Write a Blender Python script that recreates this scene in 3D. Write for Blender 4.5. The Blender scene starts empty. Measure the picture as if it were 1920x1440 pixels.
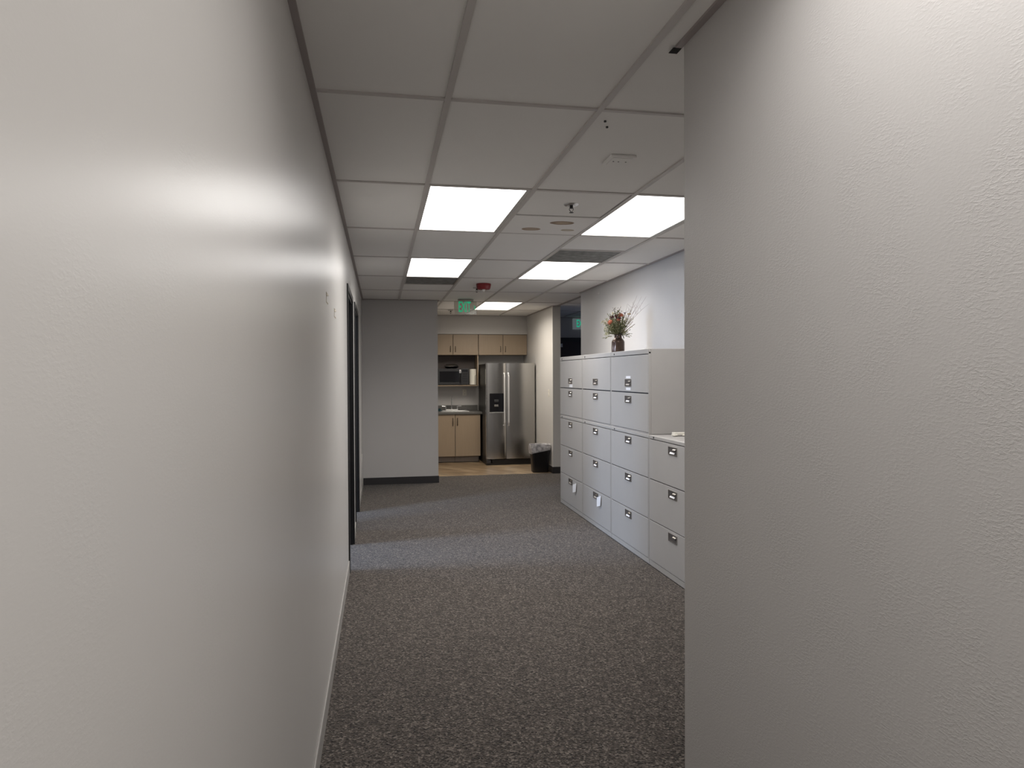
import bpy, bmesh, math, random
from mathutils import Vector, Matrix
random.seed(7)
PI = math.pi
scene = bpy.context.scene
C = scene.collection

# ------------------------------------------------------------------ materials
def new_mat(name):
    m = bpy.data.materials.new(name); m.use_nodes = True
    nt = m.node_tree
    return m, nt, nt.nodes['Principled BSDF']

def flat(name, col, rough=.5, metal=0, **kw):
    m, nt, b = new_mat(name)
    b.inputs['Base Color'].default_value = (*col, 1)
    b.inputs['Roughness'].default_value = rough
    b.inputs['Metallic'].default_value = metal
    # faint procedural variation of the tint, so that no surface is perfectly even
    tc = nt.nodes.new('ShaderNodeTexCoord'); n = nt.nodes.new('ShaderNodeTexNoise')
    n.inputs['Scale'].default_value = kw.get('vscale', 9); n.inputs['Detail'].default_value = 3
    nt.links.new(tc.outputs['Object'], n.inputs['Vector'])
    mr = nt.nodes.new('ShaderNodeMapRange'); mr.inputs['To Min'].default_value = 1 - kw.get('var', .03); mr.inputs['To Max'].default_value = 1 + kw.get('var', .03)
    nt.links.new(n.outputs['Fac'], mr.inputs['Value'])
    hs = nt.nodes.new('ShaderNodeHueSaturation'); hs.inputs['Color'].default_value = (*col, 1)
    nt.links.new(mr.outputs['Result'], hs.inputs['Value']); nt.links.new(hs.outputs['Color'], b.inputs['Base Color'])
    if 'bump' in kw:
        n2 = nt.nodes.new('ShaderNodeTexNoise'); n2.inputs['Scale'].default_value = kw.get('bscale', 200); n2.inputs['Detail'].default_value = 2
        nt.links.new(tc.outputs['Object'], n2.inputs['Vector'])
        bp = nt.nodes.new('ShaderNodeBump'); bp.inputs['Strength'].default_value = kw['bump']; bp.inputs['Distance'].default_value = kw.get('bdist', .001)
        nt.links.new(n2.outputs['Fac'], bp.inputs['Height']); nt.links.new(bp.outputs['Normal'], b.inputs['Normal'])
    return m

def wall_paint(name, col, rough=.42, strength=.55):
    """satin wall paint over a knock-down / orange-peel plaster"""
    m, nt, b = new_mat(name)
    N = nt.nodes.new; L = nt.links.new
    tc = N('ShaderNodeTexCoord')
    big = N('ShaderNodeTexNoise'); big.inputs['Scale'].default_value = 2.2; big.inputs['Detail'].default_value = 4
    L(tc.outputs['Object'], big.inputs['Vector'])
    n = N('ShaderNodeTexNoise'); n.inputs['Scale'].default_value = 120; n.inputs['Detail'].default_value = 3; n.inputs['Roughness'].default_value = .6
    mp = N('ShaderNodeMapping'); mp.inputs['Scale'].default_value = (1, .8, 1.7); L(tc.outputs['Object'], mp.inputs['Vector']); L(mp.outputs['Vector'], n.inputs['Vector'])
    r = N('ShaderNodeValToRGB'); r.color_ramp.elements[0].position = .46; r.color_ramp.elements[1].position = .62
    L(n.outputs['Fac'], r.inputs['Fac'])
    patch = N('ShaderNodeTexNoise'); patch.inputs['Scale'].default_value = 7; patch.inputs['Detail'].default_value = 2
    L(tc.outputs['Object'], patch.inputs['Vector'])
    pr = N('ShaderNodeMapRange'); pr.inputs['From Min'].default_value = .4; pr.inputs['From Max'].default_value = .65; pr.inputs['To Min'].default_value = .3; pr.inputs['To Max'].default_value = 1
    L(patch.outputs['Fac'], pr.inputs['Value'])
    mu = N('ShaderNodeMath'); mu.operation = 'MULTIPLY'; L(r.outputs['Color'], mu.inputs[0]); L(pr.outputs['Result'], mu.inputs[1])
    bp = N('ShaderNodeBump'); bp.inputs['Strength'].default_value = strength; bp.inputs['Distance'].default_value = .0009
    L(mu.outputs['Value'], bp.inputs['Height'])
    wav = N('ShaderNodeBump'); wav.inputs['Strength'].default_value = .25; wav.inputs['Distance'].default_value = .004
    L(big.outputs['Fac'], wav.inputs['Height']); L(bp.outputs['Normal'], wav.inputs['Normal'])
    L(wav.outputs['Normal'], b.inputs['Normal'])
    mr = N('ShaderNodeMapRange'); mr.inputs['To Min'].default_value = .97; mr.inputs['To Max'].default_value = 1.03
    L(big.outputs['Fac'], mr.inputs['Value'])
    hs = N('ShaderNodeHueSaturation'); hs.inputs['Color'].default_value = (*col, 1)
    L(mr.outputs['Result'], hs.inputs['Value']); L(hs.outputs['Color'], b.inputs['Base Color'])
    b.inputs['Roughness'].default_value = rough
    return m

def carpet_mat():
    m, nt, b = new_mat('speckled taupe carpet'); N = nt.nodes.new; L = nt.links.new
    tc = N('ShaderNodeTexCoord')
    v = N('ShaderNodeTexVoronoi'); v.inputs['Scale'].default_value = 120; L(tc.outputs['Object'], v.inputs['Vector'])
    sep = N('ShaderNodeSeparateColor'); L(v.outputs['Color'], sep.inputs['Color'])
    r = N('ShaderNodeValToRGB'); L(sep.outputs['Red'], r.inputs['Fac'])
    e = r.color_ramp.elements
    e[0].position = 0; e[0].color = CARPET[0]
    e[1].position = 1; e[1].color = CARPET[3]
    a = e.new(.3); a.color = CARPET[1]
    a = e.new(.72); a.color = CARPET[2]
    n = N('ShaderNodeTexNoise'); n.inputs['Scale'].default_value = 60; n.inputs['Detail'].default_value = 5; n.inputs['Roughness'].default_value = .75
    L(tc.outputs['Object'], n.inputs['Vector'])
    mr = N('ShaderNodeMapRange'); mr.inputs['From Min'].default_value = .3; mr.inputs['From Max'].default_value = .7; mr.inputs['To Min'].default_value = .5; mr.inputs['To Max'].default_value = 1.55
    L(n.outputs['Fac'], mr.inputs['Value'])
    hs = N('ShaderNodeHueSaturation'); L(r.outputs['Color'], hs.inputs['Color']); L(mr.outputs['Result'], hs.inputs['Value'])
    L(hs.outputs['Color'], b.inputs['Base Color'])
    b.inputs['Roughness'].default_value = .95; b.inputs['Specular IOR Level'].default_value = .1
    b.inputs['Sheen Weight'].default_value = .15
    bp = N('ShaderNodeBump'); bp.inputs['Strength'].default_value = .8; bp.inputs['Distance'].default_value = .004
    L(v.outputs['Distance'], bp.inputs['Height']); L(bp.outputs['Normal'], b.inputs['Normal'])
    return m
CARPET = [(.008, .006, .005, 1), (.040, .0325, .027, 1), (.064, .0525, .0445, 1), (.155, .132, .114, 1)]

def vinyl_mat():
    m, nt, b = new_mat('wood-look vinyl plank'); N = nt.nodes.new; L = nt.links.new
    tc = N('ShaderNodeTexCoord'); mp = N('ShaderNodeMapping'); L(tc.outputs['Object'], mp.inputs['Vector'])
    mp.inputs['Rotation'].default_value = (0, 0, math.radians(52))
    br = N('ShaderNodeTexBrick'); br.inputs['Scale'].default_value = 1; br.inputs['Brick Width'].default_value = .9; br.inputs['Row Height'].default_value = .13
    br.inputs['Mortar Size'].default_value = .0015; br.inputs['Color1'].default_value = (.17, .115, .065, 1); br.inputs['Color2'].default_value = (.29, .215, .135, 1); br.inputs['Mortar'].default_value = (.12, .08, .05, 1)
    L(mp.outputs['Vector'], br.inputs['Vector'])
    mp2 = N('ShaderNodeMapping'); mp2.inputs['Scale'].default_value = (2.5, 28, 1); mp2.inputs['Rotation'].default_value = (0, 0, 0)
    L(mp.outputs['Vector'], mp2.inputs['Vector'])
    n = N('ShaderNodeTexNoise'); n.inputs['Scale'].default_value = 1; n.inputs['Detail'].default_value = 5; L(mp2.outputs['Vector'], n.inputs['Vector'])
    mr = N('ShaderNodeMapRange'); mr.inputs['From Min'].default_value = .3; mr.inputs['From Max'].default_value = .7; mr.inputs['To Min'].default_value = .45; mr.inputs['To Max'].default_value = 1.5
    L(n.outputs['Fac'], mr.inputs['Value'])
    hs = N('ShaderNodeHueSaturation'); L(br.outputs['Color'], hs.inputs['Color']); L(mr.outputs['Result'], hs.inputs['Value'])
    L(hs.outputs['Color'], b.inputs['Base Color']); b.inputs['Roughness'].default_value = .42
    return m

def laminate_mat(name, col):
    m, nt, b = new_mat(name); N = nt.nodes.new; L = nt.links.new
    tc = N('ShaderNodeTexCoord'); mp = N('ShaderNodeMapping'); mp.inputs['Scale'].default_value = (60, 60, 3); L(tc.outputs['Object'], mp.inputs['Vector'])
    n = N('ShaderNodeTexNoise'); n.inputs['Scale'].default_value = 1; n.inputs['Detail'].default_value = 4; L(mp.outputs['Vector'], n.inputs['Vector'])
    mr = N('ShaderNodeMapRange'); mr.inputs['To Min'].default_value = .9; mr.inputs['To Max'].default_value = 1.1; L(n.outputs['Fac'], mr.inputs['Value'])
    hs = N('ShaderNodeHueSaturation'); hs.inputs['Color'].default_value = (*col, 1); L(mr.outputs['Result'], hs.inputs['Value'])
    L(hs.outputs['Color'], b.inputs['Base Color']); b.inputs['Roughness'].default_value = .45
    return m

def steel_mat():
    m, nt, b = new_mat('brushed stainless steel'); N = nt.nodes.new; L = nt.links.new
    tc = N('ShaderNodeTexCoord'); mp = N('ShaderNodeMapping'); mp.inputs['Scale'].default_value = (4, 4, 900); L(tc.outputs['Object'], mp.inputs['Vector'])
    n = N('ShaderNodeTexNoise'); n.inputs['Scale'].default_value = 1; n.inputs['Detail'].default_value = 3; L(mp.outputs['Vector'], n.inputs['Vector'])
    bp = N('ShaderNodeBump'); bp.inputs['Strength'].default_value = .12; bp.inputs['Distance'].default_value = .0004; L(n.outputs['Fac'], bp.inputs['Height'])
    L(bp.outputs['Normal'], b.inputs['Normal'])
    b.inputs['Base Color'].default_value = (.46, .45, .435, 1); b.inputs['Metallic'].default_value = 1; b.inputs['Roughness'].default_value = .22
    return m

def speckle_mat(name, c1, c2, scale=350, rough=.4):
    m, nt, b = new_mat(name); N = nt.nodes.new; L = nt.links.new
    tc = N('ShaderNodeTexCoord'); n = N('ShaderNodeTexNoise'); n.inputs['Scale'].default_value = scale; n.inputs['Detail'].default_value = 3
    L(tc.outputs['Object'], n.inputs['Vector']); r = N('ShaderNodeValToRGB'); L(n.outputs['Fac'], r.inputs['Fac'])
    r.color_ramp.elements[0].position = .4; r.color_ramp.elements[0].color = (*c1, 1)
    r.color_ramp.elements[1].position = .6; r.color_ramp.elements[1].color = (*c2, 1)
    L(r.outputs['Color'], b.inputs['Base Color']); b.inputs['Roughness'].default_value = rough
    return m

def perforated_mat():
    m, nt, b = new_mat('perforated grey sheet'); N = nt.nodes.new; L = nt.links.new
    tc = N('ShaderNodeTexCoord'); v = N('ShaderNodeTexVoronoi'); v.inputs['Scale'].default_value = 110; v.inputs['Randomness'].default_value = .0
    L(tc.outputs['Object'], v.inputs['Vector']); r = N('ShaderNodeValToRGB'); L(v.outputs['Distance'], r.inputs['Fac'])
    r.color_ramp.elements[0].position = .40; r.color_ramp.elements[0].color = (.02, .02, .02, 1)
    r.color_ramp.elements[1].position = .46; r.color_ramp.elements[1].color = (.22, .22, .21, 1)
    n = N('ShaderNodeTexNoise'); n.inputs['Scale'].default_value = 14; n.inputs['Detail'].default_value = 5; L(tc.outputs['Object'], n.inputs['Vector'])
    mr = N('ShaderNodeMapRange'); mr.inputs['From Min'].default_value = .3; mr.inputs['From Max'].default_value = .7; mr.inputs['To Min'].default_value = .55; mr.inputs['To Max'].default_value = 1.2; L(n.outputs['Fac'], mr.inputs['Value'])
    hs = N('ShaderNodeHueSaturation'); L(r.outputs['Color'], hs.inputs['Color']); L(mr.outputs['Result'], hs.inputs['Value'])
    L(hs.outputs['Color'], b.inputs['Base Color']); b.inputs['Roughness'].default_value = .7
    return m

def emit(name, col, strength):
    m, nt, b = new_mat(name)
    b.inputs['Base Color'].default_value = (*col, 1)
    b.inputs['Emission Color'].default_value = (*col, 1); b.inputs['Emission Strength'].default_value = strength
    b.inputs['Roughness'].default_value = .5
    return m

def clear_mat(name, tint, rough=.05, fac=.12):
    m = bpy.data.materials.new(name); m.use_nodes = True; nt = m.node_tree; nt.nodes.clear()
    o = nt.nodes.new('ShaderNodeOutputMaterial'); t = nt.nodes.new('ShaderNodeBsdfTransparent'); t.inputs['Color'].default_value = (*tint, 1)
    g = nt.nodes.new('ShaderNodeBsdfGlossy'); g.inputs['Roughness'].default_value = rough
    mx = nt.nodes.new('ShaderNodeMixShader'); mx.inputs['Fac'].default_value = fac
    nt.links.new(t.outputs[0], mx.inputs[1]); nt.links.new(g.outputs[0], mx.inputs[2]); nt.links.new(mx.outputs[0], o.inputs['Surface'])
    return m

LAMP = 5.0        # glow of the diffusers themselves
WATT = 18.0       # tubes behind each diffuser
M = dict(
    wall=wall_paint('warm grey wall paint', (.50, .484, .472), .42, .40),
    wall_cream=wall_paint('cream grey wall paint', (.59, .572, .55), .30, .08),
    tile=flat('white ceiling tile', (.84, .825, .80), .9, var=.025, vscale=3, bump=.25, bscale=500, bdist=.0005),
    tbar=flat('ceiling grid steel', (.56, .53, .51), .5),
    tbar_dark=flat('wall angle steel', (.34, .30, .29), .5),
    dark_gap=flat('dark void', (.015, .013, .012), .9),
    carpet=carpet_mat(), vinyl=vinyl_mat(),
    base_dark=flat('dark rubber base', (.022, .02, .022), .5),
    base_wall=flat('wall coloured base', (.34, .325, .305), .5),
    black_metal=flat('black door steel', (.008, .008, .009), .35),
    black_door=flat('dark red-brown door', (.02, .009, .011), .4),
    cab=flat('light grey enamel', (.375, .362, .35), .38, bump=.12, bscale=700, bdist=.0003),
    seam=flat('seam dark', (.05, .05, .055), .8),
    chrome=flat('satin chrome', (.55, .53, .5), .25, 1),
    pocket=flat('dark pull pocket', (.075, .068, .065), .45),
    card=flat('white card', (.74, .74, .76), .7),
    card_grey=flat('aged grey card', (.33, .30, .27), .6),
    lock=flat('black lock', (.01, .01, .01), .4),
    maple=laminate_mat('maple laminate', (.30, .228, .157)),
    maple_dark=laminate_mat('toe kick laminate', (.20, .165, .14)),
    nook=flat('painted nook shade', (.07, .055, .05), .6),  # shade inside the nook, painted as a dark brown
    cab_in=flat('cabinet underside', (.25, .2, .15), .6),
    handle=flat('brushed bronze pull', (.13, .10, .075), .4, .5),
    counter=speckle_mat('grey speckled laminate', (.07, .068, .063), (.15, .145, .135)),
    steel=steel_mat(), steel_smooth=flat('polished steel', (.66, .66, .66), .28, 1),
    handle_steel=flat('satin steel handle', (.68, .68, .69), .38, .55),
    sink=flat('bright sink steel', (.55, .55, .54), .4, .5),
    fridge_side=flat('dark appliance side', (.024, .023, .023), .45),
    black=flat('black plastic', (.008, .008, .009), .3),
    black_glass=flat('black glass', (.006, .006, .008), .08),
    dkgrey=flat('dark grey plastic', (.03, .03, .033), .35),
    bin=flat('bin black', (.006, .006, .008), .45),
    liner=speckle_mat('thin crumpled bin liner', (.26, .25, .26), (.62, .60, .61), 16, .3),
    plastic_white=flat('white plastic', (.78, .76, .72), .4),
    plastic_ivory=flat('ivory plastic', (.70, .67, .60), .4),
    paper=flat('paper towel', (.80, .78, .70), .85, bump=.4, bscale=120, bdist=.001),
    red=flat('dark red plastic', (.20, .008, .012), .35),
    lens=clear_mat('clear lens', (.9, .9, .9), .1, .35),
    perf=perforated_mat(),
    lamp=emit('diffuser lit', (1, .975, .95), LAMP),
    lamp_near=emit('diffuser lit dim', (1, .975, .95), LAMP*.6),
    lamp_warm=emit('diffuser lit warm', (1, .93, .82), LAMP),
    lamp_rim=flat('lamp frame white', (.55, .54, .52), .4),
    exit_green=emit('exit letters green', (.02, .55, .27), .42),
    exit_green2=emit('exit letters bright green', (.03, .60, .36), .5),
    exit_panel=clear_mat('exit clear panel', (.80, .80, .76), .15, .12),
    exit_face=emit('exit face pale lit', (.30, .36, .37), .22),
    alu=flat('aluminium', (.45, .42, .40), .35, .8),
    stain=None,
    vase=flat('dark bronze glaze', (.085, .055, .042), .2, .55, var=.2, vscale=30),
    black_iron=flat('black iron', (.012, .011, .01), .4),
    rose=flat('coral dried petals', (.62, .22, .13), .7, var=.25, vscale=60),
    burgundy=flat('burgundy dried petals', (.12, .022, .03), .7, var=.3, vscale=60),
    purple=flat('mauve florets', (.16, .12, .17), .8),
    ivory_petal=flat('ivory florets', (.72, .66, .46), .8),
    leaf=flat('dried green leaf', (.12, .135, .055), .7, var=.3, vscale=50),
    leaf_pale=flat('pale dried grass', (.42, .40, .24), .8, var=.25, vscale=50),
    stem_brown=flat('brown stem', (.17, .095, .05), .7, var=.25, vscale=50),
    stem_dark=flat('dark stem', (.045, .04, .03), .7),
    twig=flat('thin brown twig', (.20, .14, .12), .8),
    pod=flat('tan seed head', (.45, .33, .18), .8),
    teal=flat('dark teal cloth', (.012, .04, .05), .9),
    flake=flat('torn paint edge', (.40, .35, .27), .8),
    flake_in=flat('bare plaster', (.66, .61, .52), .9),
    glass=clear_mat('window glass', (.97, .98, 1), .02, .05),
)

def stain_mat():
    """ceiling tile with ringed brown water stains (stains are part of the tile)"""
    m, nt, b = new_mat('water stained tile'); N = nt.nodes.new; L = nt.links.new
    tc = N('ShaderNodeTexCoord')
    nz = N('ShaderNodeTexNoise'); nz.inputs['Scale'].default_value = 14; nz.inputs['Detail'].default_value = 3; L(tc.outputs['Object'], nz.inputs['Vector'])
    cur = None
    basec = (.84, .825, .80, 1)
    for (x, y, rx, ry, edge, inner) in ((.073, -.12, .088, .060, (.24, .15, .085, 1), (.40, .30, .20, 1)), (-.10, .118, .073, .055, (.33, .23, .15, 1), (.42, .325, .235, 1)), (.173, .115, .053, .033, (.42, .35, .25, 1), (.55, .49, .39, 1))):
        mp = N('ShaderNodeMapping'); mp.vector_type = 'POINT'
        mp.inputs['Location'].default_value = (-x/rx, -y/ry, 0); mp.inputs['Scale'].default_value = (1/rx, 1/ry, 0)
        L(tc.outputs['Object'], mp.inputs['Vector'])
        ln = N('ShaderNodeVectorMath'); ln.operation = 'LENGTH'; L(mp.outputs['Vector'], ln.inputs[0])
        ad = N('ShaderNodeMath'); ad.operation = 'MULTIPLY_ADD'; ad.inputs[1].default_value = .35; L(nz.outputs['Fac'], ad.inputs[0]); L(ln.outputs['Value'], ad.inputs[2])
        r = N('ShaderNodeValToRGB'); L(ad.outputs['Value'], r.inputs['Fac']); e = r.color_ramp.elements
        # factor scaled: ramp works on 0..1, so halve
        dv = N('ShaderNodeMath'); dv.operation = 'MULTIPLY'; dv.inputs[1].default_value = .5; L(ad.outputs['Value'], dv.inputs[0]); L(dv.outputs['Value'], r.inputs['Fac'])
        e[0].position = .30; e[0].color = (*inner[:3], 1); e[1].position = .60; e[1].color = (1, 1, 1, 0)
        a = e.new(.47); a.color = (*edge[:3], 1)
        a = e.new(.55); a.color = (*edge[:3], 1)
        al = N('ShaderNodeMapRange'); al.inputs['From Min'].default_value = .56; al.inputs['From Max'].default_value = .60; al.inputs['To Min'].default_value = .9; al.inputs['To Max'].default_value = 0
        L(dv.outputs['Value'], al.inputs['Value'])
        mx = N('ShaderNodeMix'); mx.data_type = 'RGBA'
        L(al.outputs['Result'], mx.inputs['Factor'])
        if cur is None: mx.inputs['A'].default_value = basec
        else: L(cur, mx.inputs['A'])
        L(r.outputs['Color'], mx.inputs['B'])
        cur = mx.outputs['Result']
    L(cur, b.inputs['Base Color']); b.inputs['Roughness'].default_value = .9
    return m
M['stain'] = stain_mat()

# ------------------------------------------------------------------ mesh helpers
class MB:
    def __init__(s): s.bm = bmesh.new(); s.mi = 0
    def mark(s, faces):
        for f in faces: f.material_index = s.mi
        return s
    def box(s, x0, x1, y0, y1, z0, z1, bev=0, seg=2):
        r = bmesh.ops.create_cube(s.bm, size=1)
        vs = r['verts']
        for v in vs:
            v.co = Vector(((x0+x1)/2+v.co.x*(x1-x0), (y0+y1)/2+v.co.y*(y1-y0), (z0+z1)/2+v.co.z*(z1-z0)))
        fs = {f for v in vs for f in v.link_faces}
        if bev:
            es = {e for v in vs for e in v.link_edges}
            rr = bmesh.ops.bevel(s.bm, geom=list(es), offset=bev, segments=seg, affect='EDGES', profile=.5)
            fs = {f for f in fs if f.is_valid} | set(rr['faces'])
        return s.mark(fs)
    def lathe(s, prof, n=24, cx=0, cy=0, ribs=0, ribd=0, cap=True):
        rings = []
        for (r, z) in prof:
            ring = []
            for i in range(n):
                a = 2*PI*i/n
                rr = r + (ribd*math.cos(ribs*a) if ribs and r > .01 else 0)
                ring.append(s.bm.verts.new((cx+rr*math.cos(a), cy+rr*math.sin(a), z)))
            rings.append(ring)
        fs = []
        for A, B in zip(rings, rings[1:]):
            for i in range(n):
                j = (i+1) % n
                fs.append(s.bm.faces.new((A[i], A[j], B[j], B[i])))
        if cap:
            for ring in (rings[0], rings[-1]):
                try: fs.append(s.bm.faces.new(ring))
                except ValueError: pass
        return s.mark(fs)
    def tube(s, pts, r, n=8, taper=None):
        pts = [Vector(p) for p in pts]; rings = []
        for k, p in enumerate(pts):
            d = (pts[min(k+1, len(pts)-1)]-pts[max(k-1, 0)]).normalized()
            a = Vector((0, 0, 1)) if abs(d.z) < .9 else Vector((1, 0, 0))
            u = d.cross(a).normalized(); v = d.cross(u).normalized()
            rr = r if taper is None else r+(taper-r)*k/(len(pts)-1)
            rings.append([s.bm.verts.new(p+u*rr*math.cos(2*PI*i/n)+v*rr*math.sin(2*PI*i/n)) for i in range(n)])
        fs = []
        for A, B in zip(rings, rings[1:]):
            for i in range(n):
                j = (i+1) % n; fs.append(s.bm.faces.new((A[i], A[j], B[j], B[i])))
        fs.append(s.bm.faces.new(rings[0])); fs.append(s.bm.faces.new(rings[-1]))
        return s.mark(fs)
    def prism(s, poly, axis, a, b):
        """poly: list of 2-D points; axis: 'x','y' or 'z' extrusion from a to b"""
        def P(p, t):
            return {'x': (t, p[0], p[1]), 'y': (p[0], t, p[1]), 'z': (p[0], p[1], t)}[axis]
        A = [s.bm.verts.new(P(p, a)) for p in poly]; B = [s.bm.verts.new(P(p, b)) for p in poly]
        fs = [s.bm.faces.new(A), s.bm.faces.new(B)]
        n = len(poly)
        for i in range(n):
            j = (i+1) % n; fs.append(s.bm.faces.new((A[i], A[j], B[j], B[i])))
        return s.mark(fs)
    def blob(s, c, r, sc=(1, 1, 1), sub=2, jit=0):
        res = bmesh.ops.create_icosphere(s.bm, subdivisions=sub, radius=1)
        for v in res['verts']:
            k = r*(1+random.uniform(-jit, jit))
            v.co = Vector((c[0]+v.co.x*k*sc[0], c[1]+v.co.y*k*sc[1], c[2]+v.co.z*k*sc[2]))
        return s.mark({f for v in res['verts'] for f in v.link_faces})
    def leaf(s, p, d, length, width, bend=.2):
        """a leaf blade with thickness, growing from p along d"""
        p = Vector(p); d = Vector(d).normalized()
        side = d.cross(Vector((random.uniform(-1, 1), random.uniform(-1, 1), random.uniform(-1, 1)))).normalized()
        nrm = d.cross(side).normalized(); th = .0006
        prof = [(0, .1), (.25, .8), (.5, 1), (.75, .7), (1, .05)]
        top, bot = [], []
        for t, w in prof:
            c = p+d*length*t+nrm*bend*length*t*t
            for lst, o in ((top, th), (bot, -th)):
                lst.append((s.bm.verts.new(c-side*width*w/2+nrm*o), s.bm.verts.new(c+side*width*w/2+nrm*o)))
        fs = []
        for k in range(len(prof)-1):
            fs.append(s.bm.faces.new((top[k][0], top[k][1], top[k+1][1], top[k+1][0])))
            fs.append(s.bm.faces.new((bot[k][1], bot[k][0], bot[k+1][0], bot[k+1][1])))
            fs.append(s.bm.faces.new((top[k][0], top[k+1][0], bot[k+1][0], bot[k][0])))
            fs.append(s.bm.faces.new((top[k+1][1], top[k][1], bot[k][1], bot[k+1][1])))
        return s.mark(fs)
    def build(s, name, mats, parent=None, loc=None, smooth=False):
        bmesh.ops.recalc_face_normals(s.bm, faces=s.bm.faces)
        me = bpy.data.meshes.new(name); s.bm.to_mesh(me); s.bm.free()
        if not isinstance(mats, (list, tuple)): mats = [mats]
        for m in mats: me.materials.append(m)
        if smooth:
            for p in me.polygons: p.use_smooth = True
            try: me.set_sharp_from_angle(angle=math.radians(38))
            except Exception: pass
        o = bpy.data.objects.new(name, me); C.objects.link(o)
        if parent: o.parent = parent
        if loc: o.location = loc
        return o

def tag(o, label=None, cat=None, group=None, kind=None):
    if label: o['label'] = label
    if cat: o['category'] = cat
    if group: o['group'] = group
    if kind: o['kind'] = kind
    return o
def empty(name, loc, rz=0):
    o = bpy.data.objects.new(name, None); C.objects.link(o); o.location = loc; o.rotation_euler = (0, 0, rz)
    o.empty_display_size = .1
    return o
def struct(o, label=None):
    o['kind'] = 'structure'
    if label: o['label'] = label
    return o
def copy_tree(o, parent=None):
    c = o.copy(); C.objects.link(c); c.parent = parent
    for ch in [x for x in o.children]: copy_tree(ch, c)
    return c
def text_mesh(name, txt, size, depth, mat, parent, loc, xs=1, bold=.0, rz=0):
    cu = bpy.data.curves.new(name, 'FONT'); cu.body = txt; cu.size = size; cu.extrude = depth; cu.offset = bold
    cu.align_x = 'CENTER'; cu.align_y = 'CENTER'
    t = bpy.data.objects.new(name, cu); C.objects.link(t)
    bpy.context.view_layer.update()
    dg = bpy.context.evaluated_depsgraph_get()
    me = bpy.data.meshes.new_from_object(t.evaluated_get(dg))
    bpy.data.objects.remove(t)
    me.transform(Matrix.Rotation(rz, 4, 'Z') @ Matrix.Rotation(PI/2, 4, 'X') @ Matrix.Diagonal((xs, 1, 1, 1)))
    me.materials.clear(); me.materials.append(mat)
    for p in me.polygons: p.material_index = 0
    o = bpy.data.objects.new(name, me); C.objects.link(o); o.parent = parent; o.location = loc
    return o

# ------------------------------------------------------------------ dimensions (metres; corridor runs along +Y)
H = 2.584          # ceiling
XL = -.25          # left wall face
XN = .967          # near right wall face
YN = 2.115         # where the near right wall ends
XR = 2.56          # wall behind the filing cabinets
YR = 8.72          # where that wall ends
YF = 9.90          # wall at the end of the corridor, left part
XF = .80           # its right-hand corner
XK = 2.615         # kitchen right wall face
YK0, YK1 = 10.45, 12.68
GX = [.2616+.6096*k for k in range(-1, 8)]
GY = [2.69+1.2192*k for k in range(-5, 10)]

# ------------------------------------------------------------------ floor
b = MB(); b.box(-4.1, 4.7, -2.6, 10.5, -.06, 0); struct(b.build('floor', M['carpet']), 'speckled grey-brown carpet of the corridor')
b = MB(); b.box(XF-.1, XK+.12, 10.5, 12.9, -.06, -.001); struct(b.build('floor', M['vinyl']), 'wood-look vinyl floor of the kitchenette')
b = MB(); b.box(XK+.12, 4.7, 10.5, 12.9, -.06, -.001); struct(b.build('floor', M['carpet']), 'carpet of the dark passage')

# ------------------------------------------------------------------ walls
D1 = (5.54, 6.44, 2.185); D2 = (6.99, 7.97, 2.195)
b = MB()
TW = .13
b.box(XL-TW, XL, -2.5, D1[0], 0, H); b.box(XL-TW, XL, D1[1], D2[0], 0, H); b.box(XL-TW, XL, D2[1], YF, 0, H)
b.box(XL-TW, XL, D1[0], D1[1], D1[2], H); b.box(XL-TW, XL, D2[0], D2[1], D2[2], H)
struct(b.build('wall_left', M['wall_cream']), 'long warm grey wall on the left with two black doorways')
b = MB(); b.prism([(XN, -2.5), (XN+.12, -2.5), (XN+.12, YN-.12), (XR+.12, YN-.12), (XR+.12, YN), (XN+.003, YN), (XN, YN-.003)], 'z', 0, H)
struct(b.build('wall_right', M['wall']), 'close textured wall filling the right of the view')
b = MB(); b.box(XR, XR+.12, YN, YR, 0, H)
struct(b.build('wall_right', M['wall']), 'warm grey wall behind the filing cabinets')
b = MB(); b.box(XL-TW, XF, YF, 12.8, 0, H)
struct(b.build('wall_end', M['wall']), 'grey wall at the far end of the corridor, left of the kitchenette')
b = MB(); b.box(XK, XK+.125, YK0, YK1, 0, H)
struct(b.build('wall_right', M['wall_cream']), 'kitchenette side wall right of the refrigerator')
b = MB(); b.box(XF, XK+.125, YK1, YK1+.12, 0, H); b.box(XF, XK, 12.34, YK1, 2.255, H-.001)
struct(b.build('wall_back', M['wall']), 'kitchenette back wall and soffit above the cabinets')
b = MB(); b.box(XL-TW, XN+.12, -2.62, -2.5, 0, H); struct(b.build('wall_behind', M['wall']))
# dark passage beyond the opening
b = MB(); b.box(XK+.125, 4.6, 12.5, 12.62, 0, H); struct(b.build('wall_back', M['wall']), 'end wall of the dark passage')
b = MB(); b.box(4.6, 4.72, 2.0, 12.62, 0, H); struct(b.build('wall_right', M['wall']), 'outer wall of the dark passage')
b = MB(); b.box(XR+.12, 4.6, 7.6, 7.72, 0, H); struct(b.build('wall_front', M['wall']), 'wall closing the dark passage')
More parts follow.
